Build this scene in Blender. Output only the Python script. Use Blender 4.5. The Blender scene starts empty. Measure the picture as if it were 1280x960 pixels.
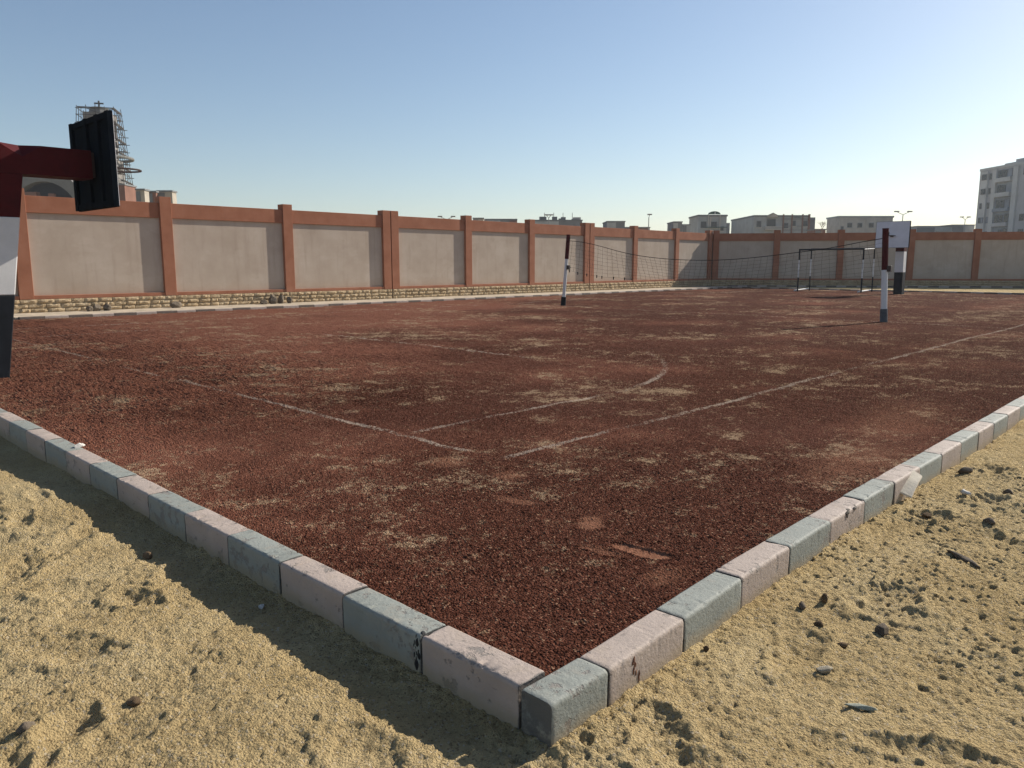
import bpy, bmesh, math, random
import numpy as np
from mathutils import Vector, Matrix

R = math.radians
HAZE = .00038
scene = bpy.context.scene
COL = scene.collection
random.seed(7)

# ------------------------------------------------------------------ camera frame
# X runs along the right kerb, Y along the left kerb, the kerb corner is the origin
PITCH, AZ = R(8.88), R(43.9)
CAM = Vector((-1.649, -1.416, 1.38))
FH = Vector((math.cos(AZ), math.sin(AZ), 0))
RH = Vector((math.sin(AZ), -math.cos(AZ), 0))
def site(px, D):
    """ground point D metres ahead on the bearing measured at column px of the photograph"""
    p = CAM + FH * D + RH * ((px - 640) / 960 / 1.0121 * D)
    return Vector((p.x, p.y, 0))
def rise(y, D):
    v = (y - 480) / 960
    return CAM.z + D * (-math.sin(PITCH) - v * math.cos(PITCH)) / (math.cos(PITCH) - v * math.sin(PITCH))

# ------------------------------------------------------------------ node helpers
class NT:
    def __init__(s, name, rough=.9, spec=.2):
        s.mat = bpy.data.materials.new(name); s.mat.use_nodes = True
        s.t = s.mat.node_tree; s.b = s.t.nodes['Principled BSDF']
        s.b.inputs['Roughness'].default_value = rough
        s.b.inputs['Specular IOR Level'].default_value = spec
    def n(s, typ, **kw):
        nd = s.t.nodes.new(typ)
        for k, v in kw.items():
            setattr(nd, k, v)
        return nd
    def put(s, sock, v):
        if isinstance(v, bpy.types.NodeSocket): s.t.links.new(v, sock)
        elif isinstance(v, (tuple, list)) and sock.type == 'RGBA' and len(v) == 3: sock.default_value = (*v, 1)
        else: sock.default_value = v
    def m(s, op, a, b=0.0, c=0.0, clamp=False):
        nd = s.n('ShaderNodeMath', operation=op, use_clamp=clamp)
        s.put(nd.inputs[0], a); s.put(nd.inputs[1], b); s.put(nd.inputs[2], c)
        return nd.outputs[0]
    def ss(s, x, lo, hi):
        nd = s.n('ShaderNodeMapRange', interpolation_type='SMOOTHSTEP')
        s.put(nd.inputs[0], x); nd.inputs[1].default_value = lo; nd.inputs[2].default_value = hi
        nd.inputs[3].default_value = 0; nd.inputs[4].default_value = 1
        return nd.outputs[0]
    def pos(s):
        return s.n('ShaderNodeNewGeometry').outputs['Position']
    def obj(s):
        return s.n('ShaderNodeTexCoord').outputs['Object']
    def rnd(s):
        return s.n('ShaderNodeObjectInfo').outputs['Random']
    def xyz(s, v):
        nd = s.n('ShaderNodeSeparateXYZ'); s.put(nd.inputs[0], v); return nd.outputs
    def vec(s, x, y, z):
        nd = s.n('ShaderNodeCombineXYZ'); s.put(nd.inputs[0], x); s.put(nd.inputs[1], y); s.put(nd.inputs[2], z); return nd.outputs[0]
    def noise(s, v, scale, detail=3, rough=.55, color=False):
        nd = s.n('ShaderNodeTexNoise'); s.put(nd.inputs['Vector'], v)
        nd.inputs['Scale'].default_value = scale; nd.inputs['Detail'].default_value = detail; nd.inputs['Roughness'].default_value = rough
        return nd.outputs['Color' if color else 'Fac']
    def voro(s, v, scale, out='Distance', feature='F1'):
        nd = s.n('ShaderNodeTexVoronoi', feature=feature); s.put(nd.inputs['Vector'], v); nd.inputs['Scale'].default_value = scale
        return nd.outputs[out]
    def mix(s, f, a, b):
        nd = s.n('ShaderNodeMix', data_type='RGBA'); s.put(nd.inputs[0], f); s.put(nd.inputs[6], a); s.put(nd.inputs[7], b)
        return nd.outputs[2]
    def ramp(s, f, stops, const=False):
        nd = s.n('ShaderNodeValToRGB'); cr = nd.color_ramp
        if const: cr.interpolation = 'CONSTANT'
        while len(cr.elements) < len(stops): cr.elements.new(.5)
        for e, (p, c) in zip(cr.elements, stops): e.position = p; e.color = (*c, 1)
        s.put(nd.inputs[0], f); return nd.outputs[0]
    def add3(s, v, o):
        nd = s.n('ShaderNodeVectorMath', operation='ADD'); s.put(nd.inputs[0], v); s.put(nd.inputs[1], o); return nd.outputs[0]
    def mul3(s, v, o):
        nd = s.n('ShaderNodeVectorMath', operation='MULTIPLY'); s.put(nd.inputs[0], v); s.put(nd.inputs[1], o); return nd.outputs[0]
    def color(s, c): s.put(s.b.inputs['Base Color'], c)
    def bump(s, h, dist, strength=1.0):
        nd = s.n('ShaderNodeBump'); nd.inputs['Strength'].default_value = strength; nd.inputs['Distance'].default_value = dist
        s.put(nd.inputs['Height'], h); s.put(s.b.inputs['Normal'], nd.outputs[0])

def plain(name, col, rough=.8, spec=.25, var=.12, scale=6, bump=0.0):
    """flat colour broken by two octaves of wear"""
    t = NT(name, rough, spec); o = t.obj(); p = t.add3(o, t.vec(t.m('MULTIPLY', t.rnd(), 37.), 0., 0.))
    f = t.noise(p, scale, 5, .65)
    lo = tuple(c * (1 - var * 1.6) for c in col); hi = tuple(min(.9, c * (1 + var * 1.6)) for c in col)
    t.color(t.ramp(f, [(.3, lo), (.7, hi)]))
    if bump: t.bump(t.noise(p, scale * 12, 4, .6), bump)
    return t.mat

# ------------------------------------------------------------------ materials
def mat_field():
    t = NT('crushed_brick', 1., .02); p = t.pos(); x, y, z = t.xyz(p)
    wob = t.mul3(t.add3(t.noise(p, 3.2, 4, .6, True), (-.5, -.5, -.5)), (.09, .09, 0))
    pw = t.add3(p, wob); wx, wy, wz = t.xyz(pw)
    st = t.xyz(t.voro(p, 95, 'Color'))[0]
    c = t.ramp(st, [(0, (.034, .0125, .0078)), (.4, (.064, .0240, .0155)), (.75, (.096, .037, .0240)), (.95, (.130, .056, .037)), (1, (.23, .14, .09))])
    # dusty, redder areas; the gradient also paints in brightness seen away from the sun
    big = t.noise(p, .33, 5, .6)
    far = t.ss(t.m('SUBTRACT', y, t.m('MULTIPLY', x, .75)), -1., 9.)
    dust = t.m('MULTIPLY', t.ss(t.m('ADD', big, t.m('MULTIPLY', far, .30)), .46, .78), .80)  # random dust plus the painted-in brightening toward the left
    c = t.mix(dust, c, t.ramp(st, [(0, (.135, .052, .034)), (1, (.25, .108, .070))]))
    # pale sand showing through in ragged patches
    n1 = t.noise(p, 2.1, 9, .80); n2 = t.noise(p, 30, 3, .75); n3 = t.noise(p, .42, 3, .55); n4 = t.noise(p, 6.5, 6, .78)
    lowm = t.m('MULTIPLY', t.m('SUBTRACT', n3, .5), .42)
    e1 = t.m('ADD', t.m('ADD', n1, lowm), t.m('MULTIPLY', t.m('SUBTRACT', n2, .5), .34))
    e2 = t.m('ADD', t.m('ADD', n4, t.m('MULTIPLY', lowm, .6)), t.m('MULTIPLY', t.m('SUBTRACT', n2, .5), .20))
    patch = t.m('MAXIMUM', t.ss(e1, .540, .645), t.m('MULTIPLY', t.ss(e2, .575, .675), .8))
    c = t.mix(t.m('MULTIPLY', patch, .80), c, t.ramp(st, [(0, (.20, .128, .078)), (1, (.42, .31, .20))]))
    # bare clay
    def ell(cx, cy, rx, ry, ang, k=1.0, soft=.35):
        ca, sa = math.cos(ang), math.sin(ang)
        dx = t.m('SUBTRACT', wx, cx); dy = t.m('SUBTRACT', wy, cy)
        u = t.m('DIVIDE', t.m('ADD', t.m('MULTIPLY', dx, ca), t.m('MULTIPLY', dy, sa)), rx)
        v = t.m('DIVIDE', t.m('SUBTRACT', t.m('MULTIPLY', dy, ca), t.m('MULTIPLY', dx, sa)), ry)
        d = t.m('SQRT', t.m('ADD', t.m('MULTIPLY', u, u), t.m('MULTIPLY', v, v)))
        return t.m('MULTIPLY', t.m('SUBTRACT', 1., t.ss(d, 1 - soft, 1 + soft)), k)
    m_ = 0.0
    for a in ((1.355, .62, .055, .155, R(12), 1., .12), (1.50, 1.02, .105, .065, R(35), .85, .35), (1.52, 1.60, .05, .15, R(8), .55, .3), (1.22, .74, .04, .12, R(10), .5, .4),
              (1.84, 2.57, .14, .12, 0, .6, .5), (1.87, 2.0, .1, .09, 0, .5, .5), (3.75, .47, .65, .24, R(4), .55, .8), (5.7, .75, .9, .30, R(6), .40, .9), (1.15, .33, .12, .07, 0, .4, .6)):
        m_ = t.m('MAXIMUM', m_, ell(*a))
    m_ = t.m('MULTIPLY', m_, t.m('ADD', .45, t.m('MULTIPLY', t.ss(t.noise(p, 22, 5, .75), .36, .56), .5)))
    clayc = t.ramp(t.noise(p, 45, 4, .7), [(.3, (.16, .072, .043)), (.75, (.27, .132, .082))])
    c = t.mix(m_, c, clayc)
    # worn court markings of pale powder
    def seg_x(yc, x0, x1, w):     # line parallel to X
        d = t.m('SUBTRACT', 1., t.ss(t.m('ABSOLUTE', t.m('SUBTRACT', wy, yc)), w * .5, w * 1.1))
        return t.m('MULTIPLY', d, t.m('MULTIPLY', t.ss(x, x0, x0 + .1), t.m('SUBTRACT', 1., t.ss(x, x1 - .2, x1))))
    def seg_y(xc, y0, y1, w):
        d = t.m('SUBTRACT', 1., t.ss(t.m('ABSOLUTE', t.m('SUBTRACT', wx, xc)), w * .5, w * 1.1))
        return t.m('MULTIPLY', d, t.m('MULTIPLY', t.ss(y, y0, y0 + .1), t.m('SUBTRACT', 1., t.ss(y, y1 - .2, y1))))
    def arc(cx, cy, r, w, x0, y1, y0=-99.):
        dx = t.m('SUBTRACT', wx, cx); dy = t.m('SUBTRACT', wy, cy)
        d = t.m('SQRT', t.m('ADD', t.m('MULTIPLY', dx, dx), t.m('MULTIPLY', dy, dy)))
        d = t.m('SUBTRACT', 1., t.ss(t.m('ABSOLUTE', t.m('SUBTRACT', d, r)), w * .5, w * 1.1))
        return t.m('MULTIPLY', d, t.m('MULTIPLY', t.m('GREATER_THAN', x, x0), t.m('MULTIPLY', t.m('LESS_THAN', y, y1), t.m('GREATER_THAN', y, y0))))
    L = 0.0
    for s_ in (seg_x(2.35, 2.15, 38.0, .040), seg_x(3.51, 2.2, 5.4, .036), seg_y(2.15, 2.65, 17.5, .036), arc(4.55, 8.55, 5.08, .045, 5.2, 5.5), seg_y(6.75, 6.2, 12.0, .05),
               seg_x(17.6, 2.15, 38.0, .05), seg_y(37.6, 2.35, 17.6, .05), seg_y(17.9, 2.35, 17.6, .05), seg_x(15.28, 2.6, 5.4, .05)):
        L = t.m('MAXIMUM', L, s_)
    wear = t.ss(t.m('ADD', t.noise(p, .75, 5, .7), t.m('MULTIPLY', t.m('SUBTRACT', t.noise(p, 34, 2, .7), .5), .85)), .42, .59)
    c = t.mix(t.m('MULTIPLY', t.m('MULTIPLY', L, wear), .72), c, t.ramp(st, [(0, (.23, .18, .14)), (1, (.47, .39, .315))]))
    t.color(c)
    rough = t.m('SUBTRACT', 1., m_)
    h = t.m('ADD', t.m('MULTIPLY', t.voro(p, 95), -1.), t.m('MULTIPLY', t.noise(p, 38, 3, .6), .9))
    h = t.m('MULTIPLY', h, t.m('ADD', .25, t.m('MULTIPLY', rough, .75)))
    t.bump(h, .011, 1.)
    return t.mat

def mat_sand():
    t = NT('desert_sand', 1., .03); p = t.pos()
    a = t.noise(p, 1.6, 6, .62); b = t.noise(p, 28, 4, .65)
    c = t.ramp(a, [(.28, (.40, .292, .142)), (.5, (.475, .358, .186)), (.72, (.54, .425, .238))])
    c = t.mix(t.m('MULTIPLY', t.ss(b, .50, .75), .35), c, (.25, .172, .08))
    gr = t.xyz(t.voro(p, 140, 'Color'))
    c = t.mix(t.m('MULTIPLY', t.m('GREATER_THAN', gr[0], .90), .55), c, (.13, .085, .047))
    c = t.mix(t.m('MULTIPLY', t.m('GREATER_THAN', gr[1], .95), .6), c, (.50, .43, .33))
    t.color(c)
    h = t.m('ADD', t.m('MULTIPLY', t.noise(p, 70, 5, .7), 1.2), t.m('MULTIPLY', t.voro(p, 120), -.5))
    t.bump(h, .020, 1.)
    return t.mat

def mat_kerb(name, col, dirt):
    t = NT(name, .72, .3); o = t.obj(); r = t.rnd()
    p = t.add3(o, t.vec(t.m('MULTIPLY', r, 91.), t.m('MULTIPLY', r, 17.), 0.))
    x, y, z = t.xyz(o)
    f = t.noise(p, 5, 5, .6)
    c = t.ramp(f, [(.25, tuple(v * .84 for v in col)), (.6, col), (.85, tuple(min(.85, v * 1.08) for v in col))])
    # rubbed through to the grey concrete in specks and along edges
    chip = t.ss(t.m('ADD', t.noise(p, 13, 6, .72), t.m('MULTIPLY', t.noise(p, 3.1, 2, .5), .35)), .76, .82)
    c = t.mix(t.m('MULTIPLY', chip, .85), c, (.21, .185, .165))
    scr = t.m('MAXIMUM', t.ss(t.noise(t.mul3(p, (16., 60., 60.)), 1., 3, .6), .64, .72), t.m('MULTIPLY', t.ss(t.noise(t.mul3(p, (22., 26., 22.)), 1., 5, .7), .60, .66), t.ss(z, .0, .045)))
    c = t.mix(t.m('MULTIPLY', scr, .55), c, tuple(v * .50 for v in col))
    # dust wiped over the top and sand caught low on the face
    dust = t.m('MULTIPLY', t.ss(t.noise(p, 8, 6, .75), .50, .66), t.m('ADD', .35, t.m('MULTIPLY', t.ss(z, .02, .05), .65)))
    c = t.mix(t.m('MULTIPLY', dust, .45), c, dirt)
    low = t.m('MULTIPLY', t.m('SUBTRACT', 1., t.ss(t.m('ADD', z, t.m('MULTIPLY', t.noise(p, 11, 4, .6), .07)), -.07, .01)), .7)
    c = t.mix(low, c, (.31, .235, .135))
    gx_ = t.xyz(t.n('ShaderNodeTexCoord').outputs['Generated'])[0]
    end = t.m('ADD', t.m('ABSOLUTE', t.m('SUBTRACT', gx_, .5)), t.m('MULTIPLY', t.m('SUBTRACT', t.noise(p, 24, 4, .7), .5), .035))
    c = t.mix(t.m('MULTIPLY', t.ss(end, .484, .494), .8), c, (.075, .072, .068))
    t.color(c)
    t.bump(t.m('ADD', t.noise(p, 55, 5, .65), t.m('MULTIPLY', chip, -.6)), .0035, 1.)
    return t.mat

def mat_plaster():
    t = NT('pinkish_plaster', .95, .1); o = t.obj(); r = t.rnd(); p = t.add3(o, t.vec(t.m('MULTIPLY', r, 53.), 0., t.m('MULTIPLY', r, 11.)))
    x, y, z = t.xyz(o)
    f = t.noise(p, 1.1, 6, .62)
    c = t.ramp(f, [(.28, (.40, .325, .255)), (.5, (.45, .37, .298)), (.75, (.50, .425, .35))])
    st = t.noise(t.mul3(p, (5., 1., .5)), 1., 4, .6)
    c = t.mix(t.m('MULTIPLY', t.ss(st, .50, .74), .42), c, (.345, .27, .21))
    blot = t.noise(t.mul3(p, (1., 1., 1.6)), .55, 4, .7)
    c = t.mix(t.m('MULTIPLY', t.ss(blot, .54, .60), .16), c, (.58, .50, .42))
    low = t.m('SUBTRACT', 1., t.ss(t.m('ADD', z, t.m('MULTIPLY', t.noise(p, 3, 3, .6), .35)), .55, 1.1))
    c = t.mix(t.m('MULTIPLY', low, .40), c, (.40, .275, .18))
    t.color(c); t.bump(t.noise(p, 60, 4, .7), .006, .8)
    return t.mat
def mat_terracotta():
    t = NT('terracotta_paint', .9, .15); o = t.obj(); r = t.rnd(); p = t.add3(o, t.vec(t.m('MULTIPLY', r, 53.), 0., 0.))
    f = t.noise(p, 1.7, 6, .62)
    c = t.ramp(f, [(.28, (.26, .106, .060)), (.5, (.315, .132, .077)), (.75, (.37, .168, .104))])
    st = t.noise(t.mul3(p, (7., 1., .8)), 1., 4, .6)
    c = t.mix(t.m('MULTIPLY', t.ss(st, .55, .8), .28), c, (.275, .135, .09))
    t.color(c); t.bump(t.noise(p, 50, 4, .7), .005, .8)
    return t.mat
def mat_stone():
    t = NT('rock_faced_stone', .95, .12); o = t.obj()
    cell = t.noise(o, 2.3, 3, .6); f = t.noise(o, 14, 5, .7)
    c = t.ramp(t.m('ADD', t.m('MULTIPLY', cell, .6), t.m('MULTIPLY', f, .4)), [(.3, (.26, .185, .108)), (.5, (.40, .30, .185)), (.72, (.50, .40, .27))])
    t.color(c); t.bump(f, .03, .9)
    return t.mat
def mat_concrete(name, col, var=.18, scale=.6):
    t = NT(name, .92, .15); o = t.obj(); r = t.rnd(); p = t.add3(o, t.vec(t.m('MULTIPLY', r, 33.), 0., 0.))
    f = t.noise(p, scale, 6, .65); st = t.noise(t.mul3(p, (1.6, 1.6, .22)), 1., 4, .6)
    c = t.ramp(f, [(.3, tuple(v * (1 - var) for v in col)), (.7, tuple(min(.85, v * (1 + var)) for v in col))])
    c = t.mix(t.m('MULTIPLY', t.ss(st, .5, .8), .35), c, tuple(v * .6 for v in col))
    t.color(c); return t.mat

M = {}
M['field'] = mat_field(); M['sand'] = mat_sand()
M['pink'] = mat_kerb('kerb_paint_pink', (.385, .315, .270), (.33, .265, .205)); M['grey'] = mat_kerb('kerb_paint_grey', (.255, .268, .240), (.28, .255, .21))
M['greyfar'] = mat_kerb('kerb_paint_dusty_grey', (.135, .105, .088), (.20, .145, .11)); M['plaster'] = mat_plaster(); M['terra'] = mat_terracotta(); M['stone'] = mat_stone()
M['pave'] = plain('pavement_concrete', (.42, .35, .265), .95, .1, .2, 2.5, .004)
M['red'] = plain('dark_red_paint', (.062, .0045, .006), .6, .12, .15, 5); M['white'] = plain('white_paint', (.62, .61, .60), .55, .35, .05, 4); M['black'] = plain('black_paint', (.010, .012, .016), .6, .15, .2, 5)
M['navy'] = plain('dark_board_back', (.0050, .0080, .0125), .95, .03, .2, 4); M['boardface'] = plain('white_board_face', (.62, .62, .66), .6, .3, .06, 2)
M['steel'] = plain('galvanised_steel', (.33, .34, .35), .5, .4, .15, 8); M['iron'] = plain('rusty_dark_iron', (.045, .03, .025), .7, .3, .25, 9)
M['goalwhite'] = plain('goal_white', (.66, .65, .62), .6, .3, .12, 6); M['cord'] = plain('net_cord', (.06, .055, .05), .9, .1, .2, 5)
M['rope'] = plain('dark_rope', (.03, .028, .026), .9, .1, .2, 5)
M['baseGrey'] = plain('grey_base_paint', (.10, .105, .11), .7, .2, .2, 8)
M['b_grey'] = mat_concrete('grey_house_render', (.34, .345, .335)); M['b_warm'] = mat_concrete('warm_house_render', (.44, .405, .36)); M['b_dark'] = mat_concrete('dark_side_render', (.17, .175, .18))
M['b_apart'] = mat_concrete('apartment_render', (.40, .395, .40), .15, .3); M['b_apart_l'] = mat_concrete('apartment_pale_render', (.47, .475, .47), .12, .3); M['b_apart_d'] = mat_concrete('apartment_recess', (.24, .265, .30), .3, .3)
M['b_brown'] = mat_concrete('brown_render', (.20, .105, .078)); M['b_cream'] = mat_concrete('cream_render', (.36, .325, .275), .1)
M['green'] = plain('green_trim', (.02, .07, .055), .7, .2, .15, 2); M['glass'] = plain('dark_window_glass', (.02, .022, .026), .2, .5, .2, 1)
M['tower'] = mat_concrete('raw_tower_concrete', (.20, .19, .18), .22, .5); M['arch'] = mat_concrete('raw_arch_concrete', (.17, .17, .16), .2, .4)
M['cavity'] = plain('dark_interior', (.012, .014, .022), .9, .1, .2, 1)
M['scaf'] = plain('scaffold_tube', (.05, .048, .046), .6, .3, .2, 3); M['plank'] = plain('scaffold_plank', (.08, .066, .052), .9, .1, .25, 2)
M['bark'] = plain('pale_bark', (.26, .20, .17), .9, .1, .2, 3)
M['clod'] = plain('brown_clod', (.13, .088, .052), .95, .1, .3, 25, .004); M['rock'] = plain('dark_rock', (.105, .08, .056), .85, .2, .25, 25, .004)
M['pale'] = plain('pale_pebble', (.33, .285, .21), .8, .2, .2, 25, .002); M['shard'] = plain('grey_green_shard', (.27, .28, .22), .7, .3, .15, 20, .002)
M['tile'] = plain('pale_board_cover', (.60, .53, .42), .8, .2, .12, 9, .002); M['paper'] = plain('white_paper', (.52, .49, .44), .85, .1, .06, 20)
M['tar'] = plain('black_tar', (.008, .008, .009), .5, .4, .2, 40, .003); M['lamp'] = plain('lamp_metal', (.25, .25, .25), .6, .3, .1, 2)
M['lump'] = plain('concrete_lump', (.15, .12, .09), .95, .1, .25, 8, .006)

# ------------------------------------------------------------------ mesh helpers
class MB:
    def __init__(s): s.v = []; s.f = []
    def add(s, vs, fs):
        o = len(s.v); s.v += [tuple(v) for v in vs]; s.f += [tuple(i + o for i in f) for f in fs]; return s
    def box(s, x0, x1, y0, y1, z0, z1):
        return s.add([(x0, y0, z0), (x1, y0, z0), (x1, y1, z0), (x0, y1, z0), (x0, y0, z1), (x1, y0, z1), (x1, y1, z1), (x0, y1, z1)],
                     [(0, 3, 2, 1), (4, 5, 6, 7), (0, 1, 5, 4), (1, 2, 6, 5), (2, 3, 7, 6), (3, 0, 4, 7)])
    def tube(s, p, q, r, r2=None, n=8):
        p, q = Vector(p), Vector(q); r2 = r if r2 is None else r2
        d = (q - p).normalized(); u = d.orthogonal().normalized(); w = d.cross(u)
        vs = []
        for c, rr in ((p, r), (q, r2)):
            for i in range(n):
                a = 2 * math.pi * i / n; vs.append(c + u * math.cos(a) * rr + w * math.sin(a) * rr)
        fs = [(i, (i + 1) % n, n + (i + 1) % n, n + i) for i in range(n)] + [tuple(range(n))[::-1], tuple(range(n, 2 * n))]
        return s.add(vs, fs)
    def path(s, pts, r, n=6):
        for a, b in zip(pts[:-1], pts[1:]): s.tube(a, b, r, None, n)
        return s
    def prism(s, poly, y0, y1):
        """polygon in x,z (counter clockwise seen from -y) extruded from y0 to y1"""
        n = len(poly)
        vs = [(x, y0, z) for x, z in poly] + [(x, y1, z) for x, z in poly]
        fs = [tuple(range(n)), tuple(range(2 * n - 1, n - 1, -1))] + [(i, n + i, n + (i + 1) % n, (i + 1) % n) for i in range(n)]
        return s.add(vs, fs)
    def build(s, name, mat, parent=None, bevel=0.0, smooth=False, seg=2):
        me = bpy.data.meshes.new(name); me.from_pydata(s.v, [], s.f)
        bm = bmesh.new(); bm.from_mesh(me); bmesh.ops.recalc_face_normals(bm, faces=bm.faces)
        if bevel: bmesh.ops.bevel(bm, geom=[e for e in bm.edges if len(e.link_faces) == 2 and e.calc_face_angle(0) > .5], offset=bevel, segments=seg, affect='EDGES', profile=.5)
        bm.to_mesh(me); bm.free()
        if smooth:
            for p in me.polygons: p.use_smooth = True
        me.materials.append(M[mat] if isinstance(mat, str) else mat)
        o = bpy.data.objects.new(name, me); COL.objects.link(o); o.parent = parent
        return o
def tag(o, label=None, cat=None, group=None, kind=None):
    if label: o['label'] = label
    if cat: o['category'] = cat
    if group: o['group'] = group
    if kind: o['kind'] = kind
    return o
def thing(name, label, cat, loc, rz=0.0, group=None):
    o = bpy.data.objects.new(name, None); COL.objects.link(o); o.empty_display_size = .2
    o.location = loc; o.rotation_euler = (0, 0, rz)
    return tag(o, label, cat, group)
ORD = ['first', 'second', 'third', 'fourth', 'fifth', 'sixth', 'seventh', 'eighth', 'ninth', 'tenth', 'eleventh', 'twelfth', 'thirteenth', 'fourteenth', 'fifteenth', 'sixteenth',
       'seventeenth', 'eighteenth', 'nineteenth', 'twentieth'] + ['twenty-' + w for w in ('first', 'second', 'third', 'fourth', 'fifth', 'sixth', 'seventh', 'eighth', 'ninth')] + ['thirtieth'] + ['thirty-' + w for w in ('first', 'second', 'third', 'fourth', 'fifth', 'sixth', 'seventh', 'eighth', 'ninth')] + ['fortieth'] + ['forty-' + w for w in ('first', 'second', 'third', 'fourth', 'fifth', 'sixth', 'seventh', 'eighth', 'ninth')]

# ------------------------------------------------------------------ height fields
def h01(ix, iy, seed):
    h = (ix.astype(np.int64) * 374761393 + iy.astype(np.int64) * 668265263 + seed * 974634777) & 0xFFFFFFFF
    h = ((h ^ (h >> 13)) * 1274126177) & 0xFFFFFFFF
    h = ((h ^ (h >> 16)) * 2246822519) & 0xFFFFFFFF
    h = h ^ (h >> 15)
    return (h & 0xFFFFFF) / float(0xFFFFFF)
def vnoise(x, y, seed):
    ix, iy = np.floor(x), np.floor(y); fx, fy = x - ix, y - iy
    fx = fx * fx * (3 - 2 * fx); fy = fy * fy * (3 - 2 * fy)
    a = h01(ix, iy, seed); b = h01(ix + 1, iy, seed); c = h01(ix, iy + 1, seed); d = h01(ix + 1, iy + 1, seed)
    return (a * (1 - fx) + b * fx) * (1 - fy) + (c * (1 - fx) + d * fx) * fy - .5
def fbm(x, y, seed, octs=4, gain=.5):
    s = np.zeros_like(x); a = 1.
    for i in range(octs):
        s += a * vnoise(x * 2 ** i + 13.7 * i, y * 2 ** i - 7.3 * i, seed + i); a *= gain
    return s
def clods(x, y, cell, prob, r0, r1, seed, flat=.8):
    """rounded lumps, at most one to a cell, each squashed and with a broken outline"""
    u, v = x / cell, y / cell; ix, iy = np.floor(u), np.floor(v); h = np.zeros_like(x)
    for dx in (-1, 0, 1):
        for dy in (-1, 0, 1):
            cx, cy = ix + dx, iy + dy
            on = h01(cx, cy, seed) < prob
            px = (cx + .15 + .7 * h01(cx, cy, seed + 1)) * cell; py = (cy + .15 + .7 * h01(cx, cy, seed + 2)) * cell
            k = h01(cx, cy, seed + 3); r = r0 + (r1 - r0) * k ** 2
            an = h01(cx, cy, seed + 4) * 6.283; st = .65 + .35 * h01(cx, cy, seed + 5)
            ex, ey = x - px, y - py
            eu = (ex * np.cos(an) + ey * np.sin(an)); ev = (-ex * np.sin(an) + ey * np.cos(an)) / st
            q = np.clip(1 - (eu * eu + ev * ev) / (r * r), 0, 1)
            h = np.maximum(h, np.where(on, np.sqrt(q) * r * flat, 0))
    return h
def axis(fine0, fine1, s, lo, hi, g0, smax, g1):
    a = list(np.arange(fine0, fine1, s))
    def grow(st, sgn, lim):
        out = []; p = st; d = s
        while (lim - p) * sgn > 0:
            d *= g0 if d < smax else g1
            p += sgn * d; out.append(p)
        if out: out[-1] = lim
        return out
    return np.array(grow(a[0], -1, lo)[::-1] + a + grow(a[-1], 1, hi))
def sheet(name, xs, ys, hfun, mat, hole=None):
    X, Y = np.meshgrid(xs, ys, indexing='ij')
    sx = np.gradient(xs); sy = np.gradient(ys); S = np.maximum(sx[:, None], sy[None, :])
    Z = hfun(X.ravel(), Y.ravel(), S.ravel()).reshape(X.shape)
    nx, ny = X.shape; co = np.stack([X, Y, Z], -1).reshape(-1, 3).astype(np.float32)
    idx = np.arange(nx * ny).reshape(nx, ny)
    q = np.stack([idx[:-1, :-1], idx[1:, :-1], idx[1:, 1:], idx[:-1, 1:]], -1)
    keep = np.ones((nx - 1, ny - 1), bool)
    if hole:
        cx = (xs[:-1] + xs[1:]) / 2; cy = (ys[:-1] + ys[1:]) / 2
        keep &= ~((cx[:, None] > hole[0]) & (cx[:, None] < hole[1]) & (cy[None, :] > hole[2]) & (cy[None, :] < hole[3]))
    q = q[keep]; used = np.zeros(nx * ny, bool); used[q.ravel()] = True; new = np.cumsum(used) - 1
    co = co[used]; q = new[q].astype(np.int32)
    me = bpy.data.meshes.new(name); me.vertices.add(len(co)); me.vertices.foreach_set('co', co.ravel())
    n = len(q); me.loops.add(n * 4); me.loops.foreach_set('vertex_index', q.ravel())
    me.polygons.add(n); me.polygons.foreach_set('loop_start', np.arange(0, n * 4, 4, dtype=np.int32)); me.polygons.foreach_set('loop_total', np.full(n, 4, np.int32))
    me.polygons.foreach_set('use_smooth', np.ones(n, bool))
    me.update(calc_edges=True); me.materials.append(M[mat])
    o = bpy.data.objects.new(name, me); COL.objects.link(o)
    return tag(o, kind='structure')
def sub(mask, fn, x, y, out):
    if mask.any(): out[mask] += fn(x[mask], y[mask])

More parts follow.
